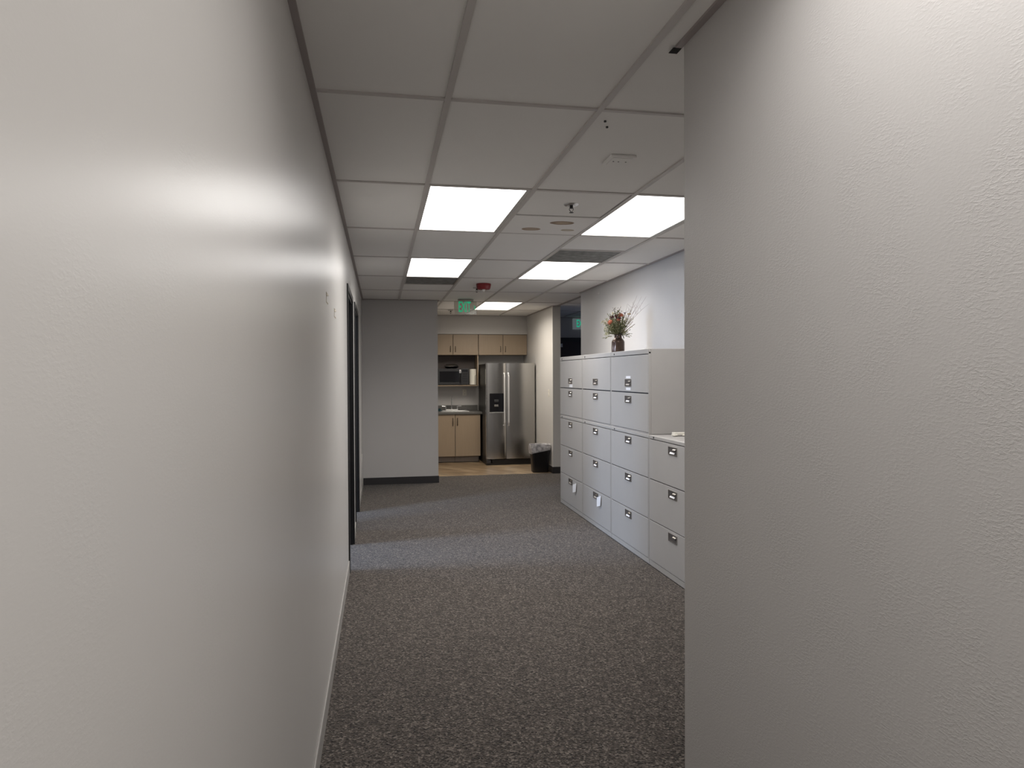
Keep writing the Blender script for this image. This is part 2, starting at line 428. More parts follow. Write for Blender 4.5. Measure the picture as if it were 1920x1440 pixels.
# side office beyond the left doors
b = MB(); b.box(-4.0, XL-TW, 4.6, 4.7, 0, H); b.box(-4.0, XL-TW, 9.3, 9.4, 0, H)
b.box(-4.1, -4.0, 4.6, 9.4, 0, .85); b.box(-4.1, -4.0, 4.6, 9.4, 2.25, H); b.box(-4.1, -4.0, 4.6, 5.3, .85, 2.25); b.box(-4.1, -4.0, 8.1, 9.4, .85, 2.25); b.box(-4.1, -4.0, 6.3, 7.1, .85, 2.25)
struct(b.build('wall_office', M['wall']), 'walls of the office beyond the doorways')
b = MB(); b.box(-4.1, XL-TW, 4.6, 9.4, H, H+.05); struct(b.build('ceiling', M['tile']), 'office ceiling')
for k, (y0, y1) in enumerate(((5.3, 6.3), (7.1, 8.1))):
    b = MB(); f = .04
    b.box(-4.09, -4.01, y0, y1, .85, .85+f); b.box(-4.09, -4.01, y0, y1, 2.25-f, 2.25); b.box(-4.09, -4.01, y0, y0+f, .85+f, 2.25-f); b.box(-4.09, -4.01, y1-f, y1, .85+f, 2.25-f)
    w = struct(b.build('window_%d' % (k+1), M['black_metal']))
    b = MB(); b.box(-4.053, -4.047, y0+f, y1-f, .85+f, 2.25-f); b.build('pane', M['glass'], w)

# baseboards
def baseboard(name, boxes, mat, toe=None):
    b = MB()
    for bx in boxes: b.box(*bx, .002, 1)
    return struct(b.build(name, mat))
baseboard('baseboard_left', [(XL, XL+.007, -2.5, D1[0]-.052, 0, .10), (XL, XL+.007, D1[1]+.052, D2[0]-.052, 0, .10), (XL, XL+.007, D2[1]+.052, YF-.012, 0, .10)], M['base_wall'])
baseboard('baseboard_end', [(XL+.001, XF+.008, YF-.01, YF-.0005, 0, .098)], M['base_dark'])
baseboard('baseboard_right', [(XK-.01, XK-.0005, YK0, 12.05, 0, .10), (XK-.01, XK+.135, YK0-.01, YK0-.0005, 0, .10)], M['base_dark'])

# ------------------------------------------------------------------ ceiling: lay-in tiles in a steel grid
FIX = {(0, -2): 'lamp', (0, -4): 'lamp', (0, 1): 'lamp', (2, 1): 'lamp', (0, 3): 'lamp', (2, 3): 'lamp', (2, 6): 'lampw',
       (2, 2): 'half', (0, 4): 'half2', (1, 1): 'pair'}
TZ = H+.006
b = MB()
xs = [XL] + [x for x in GX if x > XL+.05 and x < 4.5] + [4.6]
ys = [-2.5] + [y for y in GY if -2.4 < y < 12.6] + [12.68]
for i in range(len(xs)-1):
    for j in range(len(ys)-1):
        x0, x1, y0, y1 = xs[i], xs[i+1], ys[j], ys[j+1]
        if x0 > 1.0 and y1 < 2.0: continue
        ci = round((x0-.2616)/.6096) if i > 0 else -1
        rj = round((y0-2.69)/1.2192) if j > 0 else -99
        k = FIX.get((ci, rj))
        if k in ('lamp', 'lampw', 'pair'): continue
        if k == 'half': y1 = y0+.6096       # the far half is a grille
        if k == 'half2': y0 = y0+.6096      # the near half is a grille
        b.box(x0+.0015, x1-.0015, y0+.0015, y1-.0015, TZ, TZ+.015)
struct(b.build('ceiling', M['tile']), 'white lay-in ceiling tiles')
b = MB(); b.box(-4.1, 4.72, -2.62, 12.8, H+.2, H+.25); struct(b.build('ceiling', M['dark_gap']), 'slab above the ceiling tiles')
# T-bars
b = MB(); t = .012
def clipx(x): return YN-.1 if x > XN else -2.5
for x in GX:
    if x < XL+.05 or x > 4.5: continue
    y1 = 12.33
    y0 = clipx(x)
    b.box(x-t, x+t, y0, YF if x < XF and x > XL else y1, H-.002, TZ)
for y in GY:
    if y < -2.4 or y > 12.3: continue
    x0 = XL if y < YF else XF
    x1 = XN if y < YN else 4.6
    seg = [x0]+[x for x in GX if x0+.02 < x < x1-.02]+[x1]
    for a, c in zip(seg, seg[1:]):
        b.box(a+(t if a > x0 else 0), c-(t if c < x1 else 0), y-t*.85, y+t*.85, H-.0005, TZ)
for (x0, x1, y) in ((GX[3], GX[4], 5.7380), (GX[1], GX[2], 8.176)):     # short bars by the grilles
    b.box(x0+t, x1-t, y-t*.85, y+t*.85, H-.0005, TZ)
struct(b.build('trim_1', M['tbar']), 'steel ceiling grid bars')
b = MB(); w = .022; z0 = H-.003
b.box(XL, XL+w, -2.5, YF, z0, TZ); b.box(XN-w, XN, -2.5, YN+.012, z0, TZ); b.box(XR-w, XR, YN, YR, z0, TZ)
b.box(XL, XF, YF-w, YF, z0, TZ); b.box(XK-w, XK, YK0, 12.34, z0, TZ); b.box(XF, XF+w, YF, 12.34, z0, TZ)
b.box(XF+w, XK-w, 12.34-w, 12.34, z0, TZ); b.box(XK, XK+.125, YK0-w, YK0, z0, TZ); b.box(XR+.10, XR+.135, YR, YK0-w, z0, TZ)
b.box(XK+.125, 4.6, 12.478, 12.5, z0, TZ)
struct(b.build('trim_2', M['tbar_dark']), 'wall angle along the ceiling edge')
b = MB(); b.box(XN-.030, XN-.001, YN+.012, YN+.05, H-.004, H-.0025); b.build('trim_3', M['dark_gap']); struct(bpy.data.objects['trim_3'], 'dark notch at the cut end of the wall angle')

# ------------------------------------------------------------------ ceiling lamps
def make_lamp(name, mat, x0, x1, y0, y1, label, power=1.0, col=(1, .972, .945), spread=150):
    cx, cy = (x0+x1)/2, (y0+y1)/2; hx, hy = (x1-x0)/2-.0125, (y1-y0)/2-.012
    r = empty(name, (cx, cy, H)); tag(r, label, 'ceiling light', 'recessed ceiling lights')
    b = MB(); k = .010; k2 = .026
    b.box(-hx, -hx+k, -hy, hy, .001, .012, .001, 1); b.box(hx-k2, hx, -hy, hy, .001, .012, .001, 1)
    b.box(-hx+k, hx-k2, -hy, -hy+.010, .001, .012); b.box(-hx+k, hx-k2, hy-.010, hy, .001, .012)
    b.build('frame', M['lamp_rim'], r)
    b = MB(); b.box(-hx+k, hx-k2, -hy+.010, hy-.010, .006, .009); b.build('diffuser', mat, r)
    b = MB(); b.box(-hx, hx, -hy, hy, .0125, .09); b.build('housing', M['lamp_rim'], r)
    l = bpy.data.lights.new('fluorescent_tubes', 'AREA'); l.shape = 'RECTANGLE'; l.size = 2*hx-k-k2; l.size_y = 2*(hy-.010)
    l.energy = WATT*power; l.color = col; l.spread = math.radians(spread)    # the prismatic lens throws its light downwards
    lo = bpy.data.objects.new('fluorescent_tubes', l); C.objects.link(lo); lo.parent = r; lo.location = ((k-k2)/2, 0, .0035)
    return r
def cell(c, r): return GX[c+1], GX[c+2], 2.69+1.2192*r, 2.69+1.2192*(r+1)
make_lamp('ceiling_light', M['lamp_near'], *cell(0, -2), 'recessed rectangular ceiling light above the near end of the corridor', .45)
make_lamp('ceiling_light', M['lamp_near'], *cell(0, -4), 'added unseen ceiling light behind the viewpoint, brightening the near walls', 1.7)  # extra unseen light, put in to brighten the near walls
make_lamp('ceiling_light', M['lamp'], *cell(0, 1), 'largest square-looking lit ceiling light, left of the stained ceiling tile')
make_lamp('ceiling_light', M['lamp'], *cell(2, 1), 'lit ceiling light right of the stained ceiling tile, cut by the near wall', .55)
make_lamp('ceiling_light', M['lamp'], *cell(0, 3), 'lit ceiling light left of the red alarm, with a grey grille behind it')
make_lamp('ceiling_light', M['lamp'], *cell(2, 3), 'lit ceiling light above the filing cabinets, just behind a grey grille')
make_lamp('ceiling_light', M['lamp_warm'], *cell(2, 6), 'smallest, farthest lit ceiling light, above the kitchenette beside the exit sign', 1.75, (1, .92, .81), 162)

def make_vent(x0, x1, y0, y1, label):
    r = empty('return_air_grille', ((x0+x1)/2, (y0+y1)/2, H)); tag(r, label, 'air vent', 'grey ceiling return air grilles')
    hx, hy = (x1-x0)/2-.0125, (y1-y0)/2-.0125
    b = MB(); k = .015
    b.box(-hx, -hx+k, -hy, hy, .001, .012); b.box(hx-k, hx, -hy, hy, .001, .012); b.box(-hx+k, hx-k, -hy, -hy+k, .001, .012); b.box(-hx+k, hx-k, hy-k, hy, .001, .012)
    b.build('frame', M['alu'], r)
    b = MB(); b.box(-hx+k, hx-k, -hy+k, hy-k, .005, .009); b.build('perforated_panel', M['perf'], r)
    return r
make_vent(GX[3], GX[4], 5.7380, 6.3476, 'dark grey perforated ceiling grille in front of the light over the filing cabinets')
make_vent(GX[1], GX[2], 7.5668, 8.1764, 'dark grey perforated ceiling grille behind the second light on the left')

# the pair of half tiles between the two nearest lights
x0, x1, y0, y1 = cell(1, 1); ym = (y0+y1)/2
b = MB(); b.box(-.29, .283, -.29, .292, 0, .015, .002, 1)
o = b.build('ceiling_tile', M['tile'], loc=((x0+x1)/2, (y0+ym)/2, H-.001)); tag(o, 'loose square ceiling tile with the nearest sprinkler through it', 'ceiling tile')
b = MB(); b.box(-.292, .288, -.298, .285, 0, .015, .002, 1)
o = b.build('ceiling_tile', M['stain'], loc=((x0+x1)/2, (ym+y1)/2+.002, H-.003)); o.rotation_euler = (math.radians(.35), 0, 0)
tag(o, 'square ceiling tile with three round brown water stains', 'ceiling tile')

# small holes and plate in the tile to the right
r = empty('ceiling_cover_plate', (1.166, 3.295, H)); tag(r, 'white rectangular cover plate on the ceiling near the right wall', 'cover plate')
b = MB(); b.box(-.064, .064, -.07, .07, -.005, .0055, .002, 2); b.build('plate', M['tile'], r)
b = MB(); b.box(-.05, .05, -.055, .055, -.0075, -.0052, .001, 1); b.build('cover', M['tile'], r)
for x in (-.03, -.004, .034):
    b = MB(); b.lathe([(.004, -.009), (.004, -.0077)], 10, x, 0); b.build('screw', M['lock'], r)
for x, y, l in ((.933, 2.81, 'nearer of two small dark holes in the ceiling'), (.963, 2.875, 'farther of two small dark holes in the ceiling')):
    b = MB(); b.lathe([(.0055, -.002), (.0055, .004)], 12); o = b.build('screw_hole_plug', M['lock'], loc=(x, y, H+.002)); tag(o, l, 'screw')

# sprinklers
def make_sprinkler(loc, label):
    r = empty('sprinkler', loc); tag(r, label, 'sprinkler', 'ceiling fire sprinklers')
    b = MB(); b.lathe([(.046, .004), (.046, -.001), (.041, -.007), (.027, -.011), (.024, -.002)], 24); b.build('escutcheon', M['steel_smooth'], r, smooth=True)
    b = MB(); b.lathe([(.010, 0), (.010, -.022), (.006, -.026)], 12); b.build('nozzle', M['black_iron'], r)
    b = MB(); b.tube([(-.009, 0, -.02), (-.013, 0, -.032), (-.004, 0, -.046), (0, 0, -.05)], .0022, 6); b.tube([(.009, 0, -.02), (.013, 0, -.032), (.004, 0, -.046), (0, 0, -.05)], .0022, 6)
    b.build('frame_arm', M['black_iron'], r)
    b = MB(); b.lathe([(.014, -.050), (.014, -.052), (.004, -.054)], 16); b.build('deflector', M['black_iron'], r)
    return r
make_sprinkler((1.172, 4.195, H-.001), 'chrome-collared sprinkler in the loose tile between the two nearest lights')
make_sprinkler((1.158, 8.41, H), 'small dark sprinkler just behind the red alarm')
make_sprinkler((1.134, 11.38, H), 'farthest small sprinkler, left of the exit sign in the kitchenette ceiling')

# fire alarm strobe
r = empty('fire_alarm_strobe', (1.19, 8.06, H+.0058)); tag(r, 'dark red round fire alarm with clear lens on the ceiling', 'fire alarm')
b = MB(); b.lathe([(.085, 0), (.088, -.012), (.078, -.055), (.070, -.066), (.03, -.069)], 32); b.build('housing', M['red'], r, smooth=True)
b = MB(); b.blob((0, -.005, -.075), .02, (1, 1, .9), 2); b.build('strobe_lens', M['plastic_white'], r, smooth=True)

# ------------------------------------------------------------------ exit signs
r = empty('exit_sign', (1.178, 9.74, H)); tag(r, 'green lettered EXIT sign on a clear panel hanging before the kitchenette', 'exit sign')
b = MB(); b.box(-.11, .11, -.03, .03, -.022, 0, .004, 2); b.build('canopy', M['alu'], r)
b = MB(); b.box(-.155, .155, -.004, .004, -.205, -.022, .001, 1); b.build('panel', M['exit_panel'], r)
b = MB()
b.box(-.158, -.155, -.006, .006, -.208, -.022); b.box(.155, .158, -.006, .006, -.208, -.022); b.box(-.158, .158, -.006, .006, -.211, -.208)
b.build('edge_trim', M['alu'], r)
text_mesh('lettering', 'EXIT', .205, .0008, M['exit_green'], r, (-.012, -.0055, -.108), .42, .0035)
b = MB(); b.prism([(.118, -.075), (.145, -.108), (.118, -.141), (.118, -.125), (.131, -.108), (.118, -.091)], 'y', -.006, -.0045); b.build('arrow', M['exit_green'], r)
b = MB(); b.box(.122, .148, -.0065, -.0045, -.200, -.190); b.build('sticker', M['plastic_white'], r)

r = empty('exit_sign', (3.665, 12.499, 2.365)); tag(r, 'partly hidden EXIT sign in the dark passage, on the wall above the dark door', 'exit sign')
b = MB(); b.box(-.16, .16, -.05, 0, 0, .20, .006, 2); b.build('housing', M['exit_face'], r)
text_mesh('lettering', 'EXIT', .19, .001, M['exit_green2'], r, (.0, -.0515, .10), .50, .004)

# ------------------------------------------------------------------ left doorways
def doorway(n, y0, y1, zt):
    r = empty('door_%d' % n, (XL, y0, 0)); struct(r, ('nearer' if n == 1 else 'farther')+' black framed doorway in the left wall')
    w = y1-y0; c = .05
    b = MB()
    for xa, xb in ((0, .011), (-TW-.011, -TW)):
        b.box(xa, xb, -c, 0, 0, zt+c, .002, 1); b.box(xa, xb, w, w+c, 0, zt+c, .002, 1); b.box(xa, xb, 0, w, zt, zt+c, .002, 1)
    b.box(-TW, 0, 0, .018, 0, zt); b.box(-TW, 0, w-.018, w, 0, zt); b.box(-TW, 0, .018, w-.018, zt-.018, zt)
    b.box(-.075, -.06, .018, .034, 0, zt-.018); b.box(-.075, -.06, w-.034, w-.018, 0, zt-.018)
    b.build('door_frame', M['black_metal'], r)
    b = MB(); b.box(-TW-.012-w+.05, -TW-.012, .012, .056, .01, zt-.025); lf = b.build('door_leaf', M['black_door'], r)
    b = MB(); b.tube([(-TW-w+.10, .055, 1.0), (-TW-w+.10, .10, 1.0), (-TW-w+.22, .10, 1.0)], .009, 10); b.build('handle', M['chrome'], lf)
doorway(1, *D1); doorway(2, *D2)

# dark door of the passage
r = empty('door_3', (3.3, 12.49, 0)); struct(r, 'dark red-brown door at the end of the dark passage')
b = MB(); b.box(-.10, .95, -.012, .009, 2.13, 2.21); b.box(-.10, -.04, -.012, .009, 0, 2.13); b.box(.89, .95, -.012, .009, 0, 2.13); b.build('door_frame', M['black_metal'], r)
b = MB(); b.box(-.04, .89, -.006, .009, .005, 2.13); lf = b.build('door_leaf', M['black_door'], r)
b = MB(); b.tube([(.80, -.006, 1), (.80, -.05, 1), (.70, -.05, 1)], .009, 10); b.build('handle', M['chrome'], lf)
b = MB(); b.box(-.065, -.015, -.016, -.0125, 2.035, 2.10); tag(b.build('door_label', M['card'], loc=(3.325, 12.49, 0)), 'small white square sticker on the dark door', 'sticker')

# ------------------------------------------------------------------ filing cabinets
CW, CD, CX = .926, .435, 2.12
def add_pull(dr, z, card='card', y=0, card_dz=-.008):
    b = MB()
    b.mi = 0
    b.box(-.0225, -.018, y-.078, y-.072, z-.031, z+.031); b.box(-.0225, -.018, y+.072, y+.078, z-.031, z+.031)
    b.box(-.0225, -.018, y-.072, y+.072, z+.026, z+.031); b.box(-.0225, -.018, y-.072, y+.072, z-.031, z-.024)
    b.mi = 1; b.box(-.0195, -.018, y-.072, y+.072, z-.024, z+.026)
    b.mi = 0; b.prism([(-.0195, z+.020), (-.029, z+.012), (-.029, z+.006), (-.0195, z+.010)], 'y', y-.060, y-.01)
    p = b.build('pull', [M['chrome'], M['pocket']], dr)
    if card:
        b = MB(); b.prism([(-.0198, z-.001+card_dz), (-.0208, z-.001+card_dz), (-.0268, z-.020), (-.0258, z-.020)], 'y', y-.038, y+.045)
        b.build('label_card', M[card], dr)
    return p
def cabinet(loc, kind, label, cards, extras=(), group='lateral filing cabinets'):
    r = empty('filing_cabinet', loc); tag(r, label, 'filing cabinet', group)
    hw = CW/2
    ht = 1.042 if kind == 'low' else .688
    b = MB()
    b.box(.002, CD, -hw, hw, .012 if kind == 'low' else .0, ht, .003, 1)
    b.box(-.018, .002, -hw, hw, ht-(.026 if kind == 'low' else .040), ht, .002, 1)     # top fascia
    b.box(-.016, .002, -hw, -hw+.012, .045 if kind == 'low' else .012, ht-.026); b.box(-.016, .002, hw-.012, hw, .045 if kind == 'low' else .012, ht-.026)
    b.box(-.016, .002, -hw, hw, .006 if kind == 'low' else 0, .047 if kind == 'low' else .013, .0015, 1)
    b.build('body', M['cab'], r)
    if kind == 'low':
        b = MB(); b.box(.02, CD-.02, -hw+.01, hw-.01, 0, .0115); b.build('base_frame', M['lock'], r)
    b = MB(); b.box(.0004, .0018, -hw+.012, hw-.012, .05 if kind == 'low' else .014, ht-.027); b.build('reveal', M['seam'], r)
    if kind == 'low': spans = [(.699, 1.010, .96), (.373, .692, .637), (.052, .367, .318)]
    else: spans = [(.334, .642, .41), (.016, .324, .267)]
    for k, (z0, z1, hz) in enumerate(spans):
        b = MB(); b.box(-.018, .0002, -hw+.015, hw-.015, z0, z1, .002, 2)
        d = b.build('drawer' if not (kind != 'low' and k == 0) else 'flip_door', M['cab'], r)
        add_pull(d, hz, cards[k])
        for e in extras:
            if e[0] == k:
                bb = MB(); _, y, z, w2, h2, dx, nm = e
                if nm == 'paper_tag':
                    bb.prism([(y-w2/2, z+h2/2), (y+w2/2, z+h2/4), (y+w2/2, z-h2/2), (y-w2/3, z-h2/3)], 'x', -.0295, -.028)
                    bb.tube([(-.018, y, z+h2/2+.004), (-.0285, y, z+h2/2-.006)], .001, 6)
                else: bb.box(-.0195, -.0182, y-w2/2, y+w2/2, z-h2/2, z+h2/2)
                if nm == 'paper_tag':
                    for v in bb.bm.verts: v.co.x -= max(0, v.co.y-(y-w2/2))*.16
                bb.build(nm, M['card'], d)
    b = MB(); z = ht-(.013 if kind == 'low' else .022)
    for v in (hw-.10,):
        b.lathe([(.007, 0), (.007, .004), (.004, .005)], 14)
    bmesh.ops.rotate(b.bm, verts=b.bm.verts, cent=(0, 0, 0), matrix=Matrix.Rotation(-PI/2, 3, 'Y'))
    bmesh.ops.translate(b.bm, verts=b.bm.verts, vec=(-.018, hw-.10, z))
    b.build('lock', M['lock'], r)
    return r
P = .932; Y3 = 5.255+P/2
pos = [Y3-P, Y3, Y3+P, Y3+2*P]
G = 'three-drawer filing cabinets on the floor'
cabinet((CX, pos[0], 0), 'low', 'nearest low grey filing cabinet with nothing stacked on it, cut by the wall', ['card', 'card', None], group=G)
cabinet((CX, pos[1], 0), 'low', 'three-drawer grey filing cabinet on the floor beside the low one, without tags', ['card']*3, group=G)
cabinet((CX, pos[2], 0), 'low', 'middle lower grey filing cabinet, paper tag touching its lowest handle', ['card', 'card', 'card_grey'], [(2, -.150, .290, .085, .120, 0, 'paper_tag')], group=G)
cabinet((CX, pos[3], 0), 'low', 'farthest lower grey filing cabinet, paper tag beside its lowest handle', ['card', 'card', 'card_grey'], [(2, -.215, .282, .09, .115, 0, 'paper_tag')], group=G)
G = 'two-drawer filing cabinets stacked on top'
cabinet((CX, pos[1], 1.043), 'top', 'nearest upper grey filing cabinet, its beige side visible above the low cabinet', ['card_grey', 'card'], [(0, .0, .358, .11, .022, 0, 'label'), (0, .0, .458, .11, .020, 0, 'label')], group=G)
cabinet((CX, pos[2], 1.043), 'top', 'middle upper grey filing cabinet with no sticker below its top handle', ['card_grey', 'card'], group=G)
cabinet((CX, pos[3], 1.043), 'top', 'farthest upper grey filing cabinet, next to the dark opening', ['card_grey', 'card'], [(0, -.02, .357, .13, .034, 0, 'label')], group=G)
CT = 1.043+.688

# cream tape roll / crumpled scrap on the low cabinet
r = empty('paper_scrap', (2.30, 5.10, 1.0425)); tag(r, 'small crumpled cream paper scrap on top of the low filing cabinet', 'paper')
b = MB(); b.box(-.06, .05, -.03, .03, .008, .028, .004, 2); b.blob((-.055, -.02, .009), .015, (1.6, 1.2, .55), 2, .2)
b.blob((.02, -.04, .008), .012, (1.6, 1.4, .6), 2, .2)
bb = b.build('crumple', M['plastic_ivory'], r)

# ------------------------------------------------------------------ vase with dried flowers
VX, VY = 2.235, 6.36
r = empty('vase', (VX, VY, CT)); tag(r, 'ribbed dark bronze jug vase on top of the filing cabinets', 'vase')
prof = [(.045, 0), (.058, .002), (.060, .01), (.060, .098), (.058, .112), (.050, .128), (.039, .139), (.034, .146), (.033, .170), (.037, .180), (.033, .180), (.029, .165), (.029, .14), (.04, .12), (.05, .02), (.01, .014)]
b = MB(); b.lathe(prof, 64, ribs=22, ribd=.0012); b.build('jug', M['vase'], r, smooth=True)
b = MB(); b.lathe([(.061, .100), (.0622, .104), (.061, .108)], 48, cap=False); b.build('rim_band', M['vase'], r, smooth=True)
b = MB(); b.tube([(.008+.03*math.cos(a), -.054+.012*abs(math.sin(a)), .135+.045*math.sin(a)) for a in [PI*k/12 for k in range(13)]], .0042, 8); b.build('handle', M['black_iron'], r, smooth=True)

NECK = Vector((VX, VY, CT+.17))
def stem_pts(end, start=None, sag=.15, n=7):
    s = Vector((VX+random.uniform(-.015, .015), VY+random.uniform(-.015, .015), CT+.03)) if start is None else Vector(start)
    e = Vector(end); nk = NECK+Vector((max(-.02, min(.02, (e.x-VX)*.2)), max(-.02, min(.02, (e.y-VY)*.2)), 0))
    pts = [s, nk]
    ctrl = nk+(e-nk)*.5+Vector((0, 0, sag*(e-nk).length))
    for k in range(1, n+1):
        t = k/n; pts.append(nk*(1-t)**2+ctrl*2*t*(1-t)+e*t*t)
    return pts
def rel(pts, o): return [p-Vector(o) for p in pts]
ORG = (VX, VY, CT+.03)
# picture-plane directions: right = +x, towards camera = -y
def flower(name, dx, dy, dz, rad, mat, label, cat, group, kind='rose'):
    end = Vector((VX+dx, VY+dy, CT+dz)); r = empty(name, ORG); tag(r, label, cat, group)
    b = MB(); b.tube(rel(stem_pts(end, sag=.05), ORG), .0016, 6); b.build('stem', M['stem_brown'], r)
    c = end-Vector(ORG)
    b = MB()
    if kind == 'rose':
        b.blob(c, rad*.55, (1, 1, .9), 2, .05)
        ax = (end-NECK).normalized()
        for ring, (n, tilt, sc) in enumerate(((5, .25, .75), (7, .6, .95), (8, 1.0, 1.0))):
            for k in range(n):
                a = 2*PI*k/n+ring*.5
                u = ax.orthogonal().normalized(); v = ax.cross(u)
                d = (u*math.cos(a)+v*math.sin(a))*math.sin(tilt)+ax*math.cos(tilt)
                b.leaf(c-ax*rad*.3+d*rad*.15, d, rad*1.05*sc, rad*.95, -.25)
    elif kind == 'daisy':
        b.blob(c, rad*.45, (1, 1, .8), 2, .15)
        for k in range(14):
            d = Vector((random.uniform(-1, 1), random.uniform(-1, .6), random.uniform(-.6, 1))).normalized(); b.leaf(c+d*rad*.3, d, rad*.7, rad*.35, .1)
    elif kind == 'disc':
        ax = (end-NECK).normalized()
        for k in range(22):
            d = Vector((random.uniform(-1, 1), random.uniform(-1, 1), random.uniform(-.25, .25)))
            b.blob(c+d*rad*.8, rad*.28, (1, 1, .6), 1, .1)
    b.build('bloom', mat, r)
    return r
flower('dried_rose', .005, -.05, .355, .030, M['rose'], 'coral dried rose at the top centre of the vase bouquet', 'flower', 'dried flowers in the vase')
flower('dried_rose', -.100, -.06, .285, .030, M['rose'], 'lowest coral dried rose at the left edge of the bouquet', 'flower', 'dried flowers in the vase')
flower('dried_rose', -.022, -.07, .310, .019, M['rose'], 'small orange-red dried rose low in the middle of the bouquet', 'flower', 'dried flowers in the vase')
flower('dried_daisy', -.080, -.05, .335, .024, M['burgundy'], 'dark burgundy dried flower at the upper left of the bouquet', 'flower', 'dried flowers in the vase', 'daisy')
flower('dried_daisy', -.040, -.06, .340, .024, M['burgundy'], 'dark burgundy dried flower beside the top coral rose', 'flower', 'dried flowers in the vase', 'daisy')
flower('dried_daisy', -.012, -.075, .325, .020, M['burgundy'], 'dark burgundy dried flower just above the small orange rose', 'flower', 'dried flowers in the vase', 'daisy')
flower('dried_daisy', -.062, -.03, .372, .018, M['ivory_petal'], 'ivory dried flower on the upper left of the bouquet', 'flower', 'dried flowers in the vase', 'daisy')
flower('dried_daisy', .062, -.02, .378, .014, M['purple'], 'pale mauve dried flower right of the top coral rose', 'flower', 'dried flowers in the vase', 'daisy')
flower('dried_seed_head', .105, -.03, .372, .021, M['pod'], 'flat tan dried seed head on the right of the bouquet', 'seed head', None, 'disc')
# long twigs to the upper right: (dx, dz)
tw = [(.075, .465), (.175, .545), (.215, .535), (.265, .535), (.315, .475), (.15, .50), (.10, .40)]
twl = ['short twig leaning right above the bouquet', 'tall twig rising to the topmost tip of the bouquet', 'tall straight twig second from the right of the bouquet', 'long forked twig rising right of the bouquet', 'longest twig arching out to the right', 'thin inner twig among the tall twigs', 'short thin twig behind the seed head']
for (dx, dz), lab in zip(tw, twl):
    end = Vector((VX+dx, VY-.02+random.uniform(-.05, .05), CT+dz)); r0 = empty('twig', ORG); tag(r0, lab, 'twig', 'long thin twigs in the vase')
    p = stem_pts(end, sag=-.04 if dx < .3 else .12); b = MB(); b.tube(rel(p, ORG), .0017, 6, .0006)
    b.build('stem', M['twig'], r0)
    b = MB()
    for k in (4, 5, 6):
        q = p[k]-Vector(ORG)
        for s_ in (-1, 1):
            if random.random() < .75:
                e2 = q+Vector((random.uniform(-.01, .05)*s_, random.uniform(-.02, .02), random.uniform(.03, .07))); b.tube([q, (q+e2)/2+Vector((0, 0, -.003)), e2], .0009, 5, .0005)
    b.tube([p[5]-Vector(ORG), p[5]-Vector(ORG)+Vector((.012, 0, .035))], .0009, 5, .0005)
    b.build('side_shoot', M['twig'], r0)
# brown straight stalks leaning right
for k, (dx, dz, lab) in enumerate(((.12, .33, 'thick brown stalk leaning right'), (.135, .30, 'lower thick brown stalk leaning right'), (.155, .275, 'lowest brown stalk, its tip sticking out right'), (.09, .345, 'steep brown stalk below the seed head'))):
    end = Vector((VX+dx, VY-.04, CT+dz)); r0 = empty('dried_stalk', ORG); tag(r0, lab+' in the vase bouquet', 'stalk', 'brown stalks in the vase')
    b = MB(); b.tube(rel(stem_pts(end, sag=0), ORG), .003, 7, .0018); b.build('stem', M['stem_brown'], r0)
# leafy filler nobody could count
b = MB(); o3 = Vector(ORG)
for k in range(190):
    a = random.uniform(-1, 1); 
    dx = -.02+a*.115; dz = random.uniform(.22, .40) - .35*abs(a)**2*.25
    end = Vector((VX+dx, VY+random.uniform(-.09, .07), CT+dz)); p = stem_pts(end, sag=random.uniform(-.05, .15), n=5)
    b.mi = random.choice((0, 0, 1, 2)); b.tube(rel(p, o3), .0011, 5, .0006)
    for q, q2 in zip(p[3:], p[4:]):
        for _ in range(3):
            b.mi = random.choice((0, 0, 0, 1, 1))
            d = (q2-q).normalized()+Vector((random.uniform(-.9, .9), random.uniform(-.9, .9), random.uniform(-.6, .6)))
            b.leaf(q-o3+(q2-q)*random.random(), d, random.uniform(.012, .026), random.uniform(.003, .007), random.uniform(-.3, .3))
tag(b.build('dried_foliage', [M['leaf'], M['leaf_pale'], M['stem_dark']], loc=ORG), 'green and dark dried foliage filling the vase bouquet', 'foliage', kind='stuff')
b = MB()
for k in range(46):
    t = random.random()
    if t < .55: dx, dz = random.uniform(-.165, -.07), random.uniform(.16, .31)
    elif t < .8: dx, dz = random.uniform(-.07, .06), random.uniform(.38, .43)
    else: dx, dz = random.uniform(.08, .15), random.uniform(.25, .36)
    end = Vector((VX+dx, VY+random.uniform(-.07, .05), CT+dz)); p = stem_pts(end, sag=.22 if t < .55 else 0, n=6)
    b.mi = random.choice((0, 0, 1)); b.tube(rel(p, o3), .0008, 5, .0004)
    for _ in range(5):
        q = p[-1-random.randint(0, 1)]-o3+Vector([random.uniform(-.012, .012) for _ in range(3)])
        b.mi = 2 if t < .3 or t > .8 else (3 if t > .55 else 0)
        b.blob(q, random.uniform(.0018, .004), sub=1)
        b.mi = 0; b.leaf(q, Vector([random.uniform(-1, 1) for _ in range(3)]), .014, .003, .3)
tag(b.build('dried_grass', [M['leaf_pale'], M['stem_brown'], M['ivory_petal'], M['purple']], loc=ORG), 'pale dried grass and tiny florets around the bouquet edge', 'grass', kind='stuff')

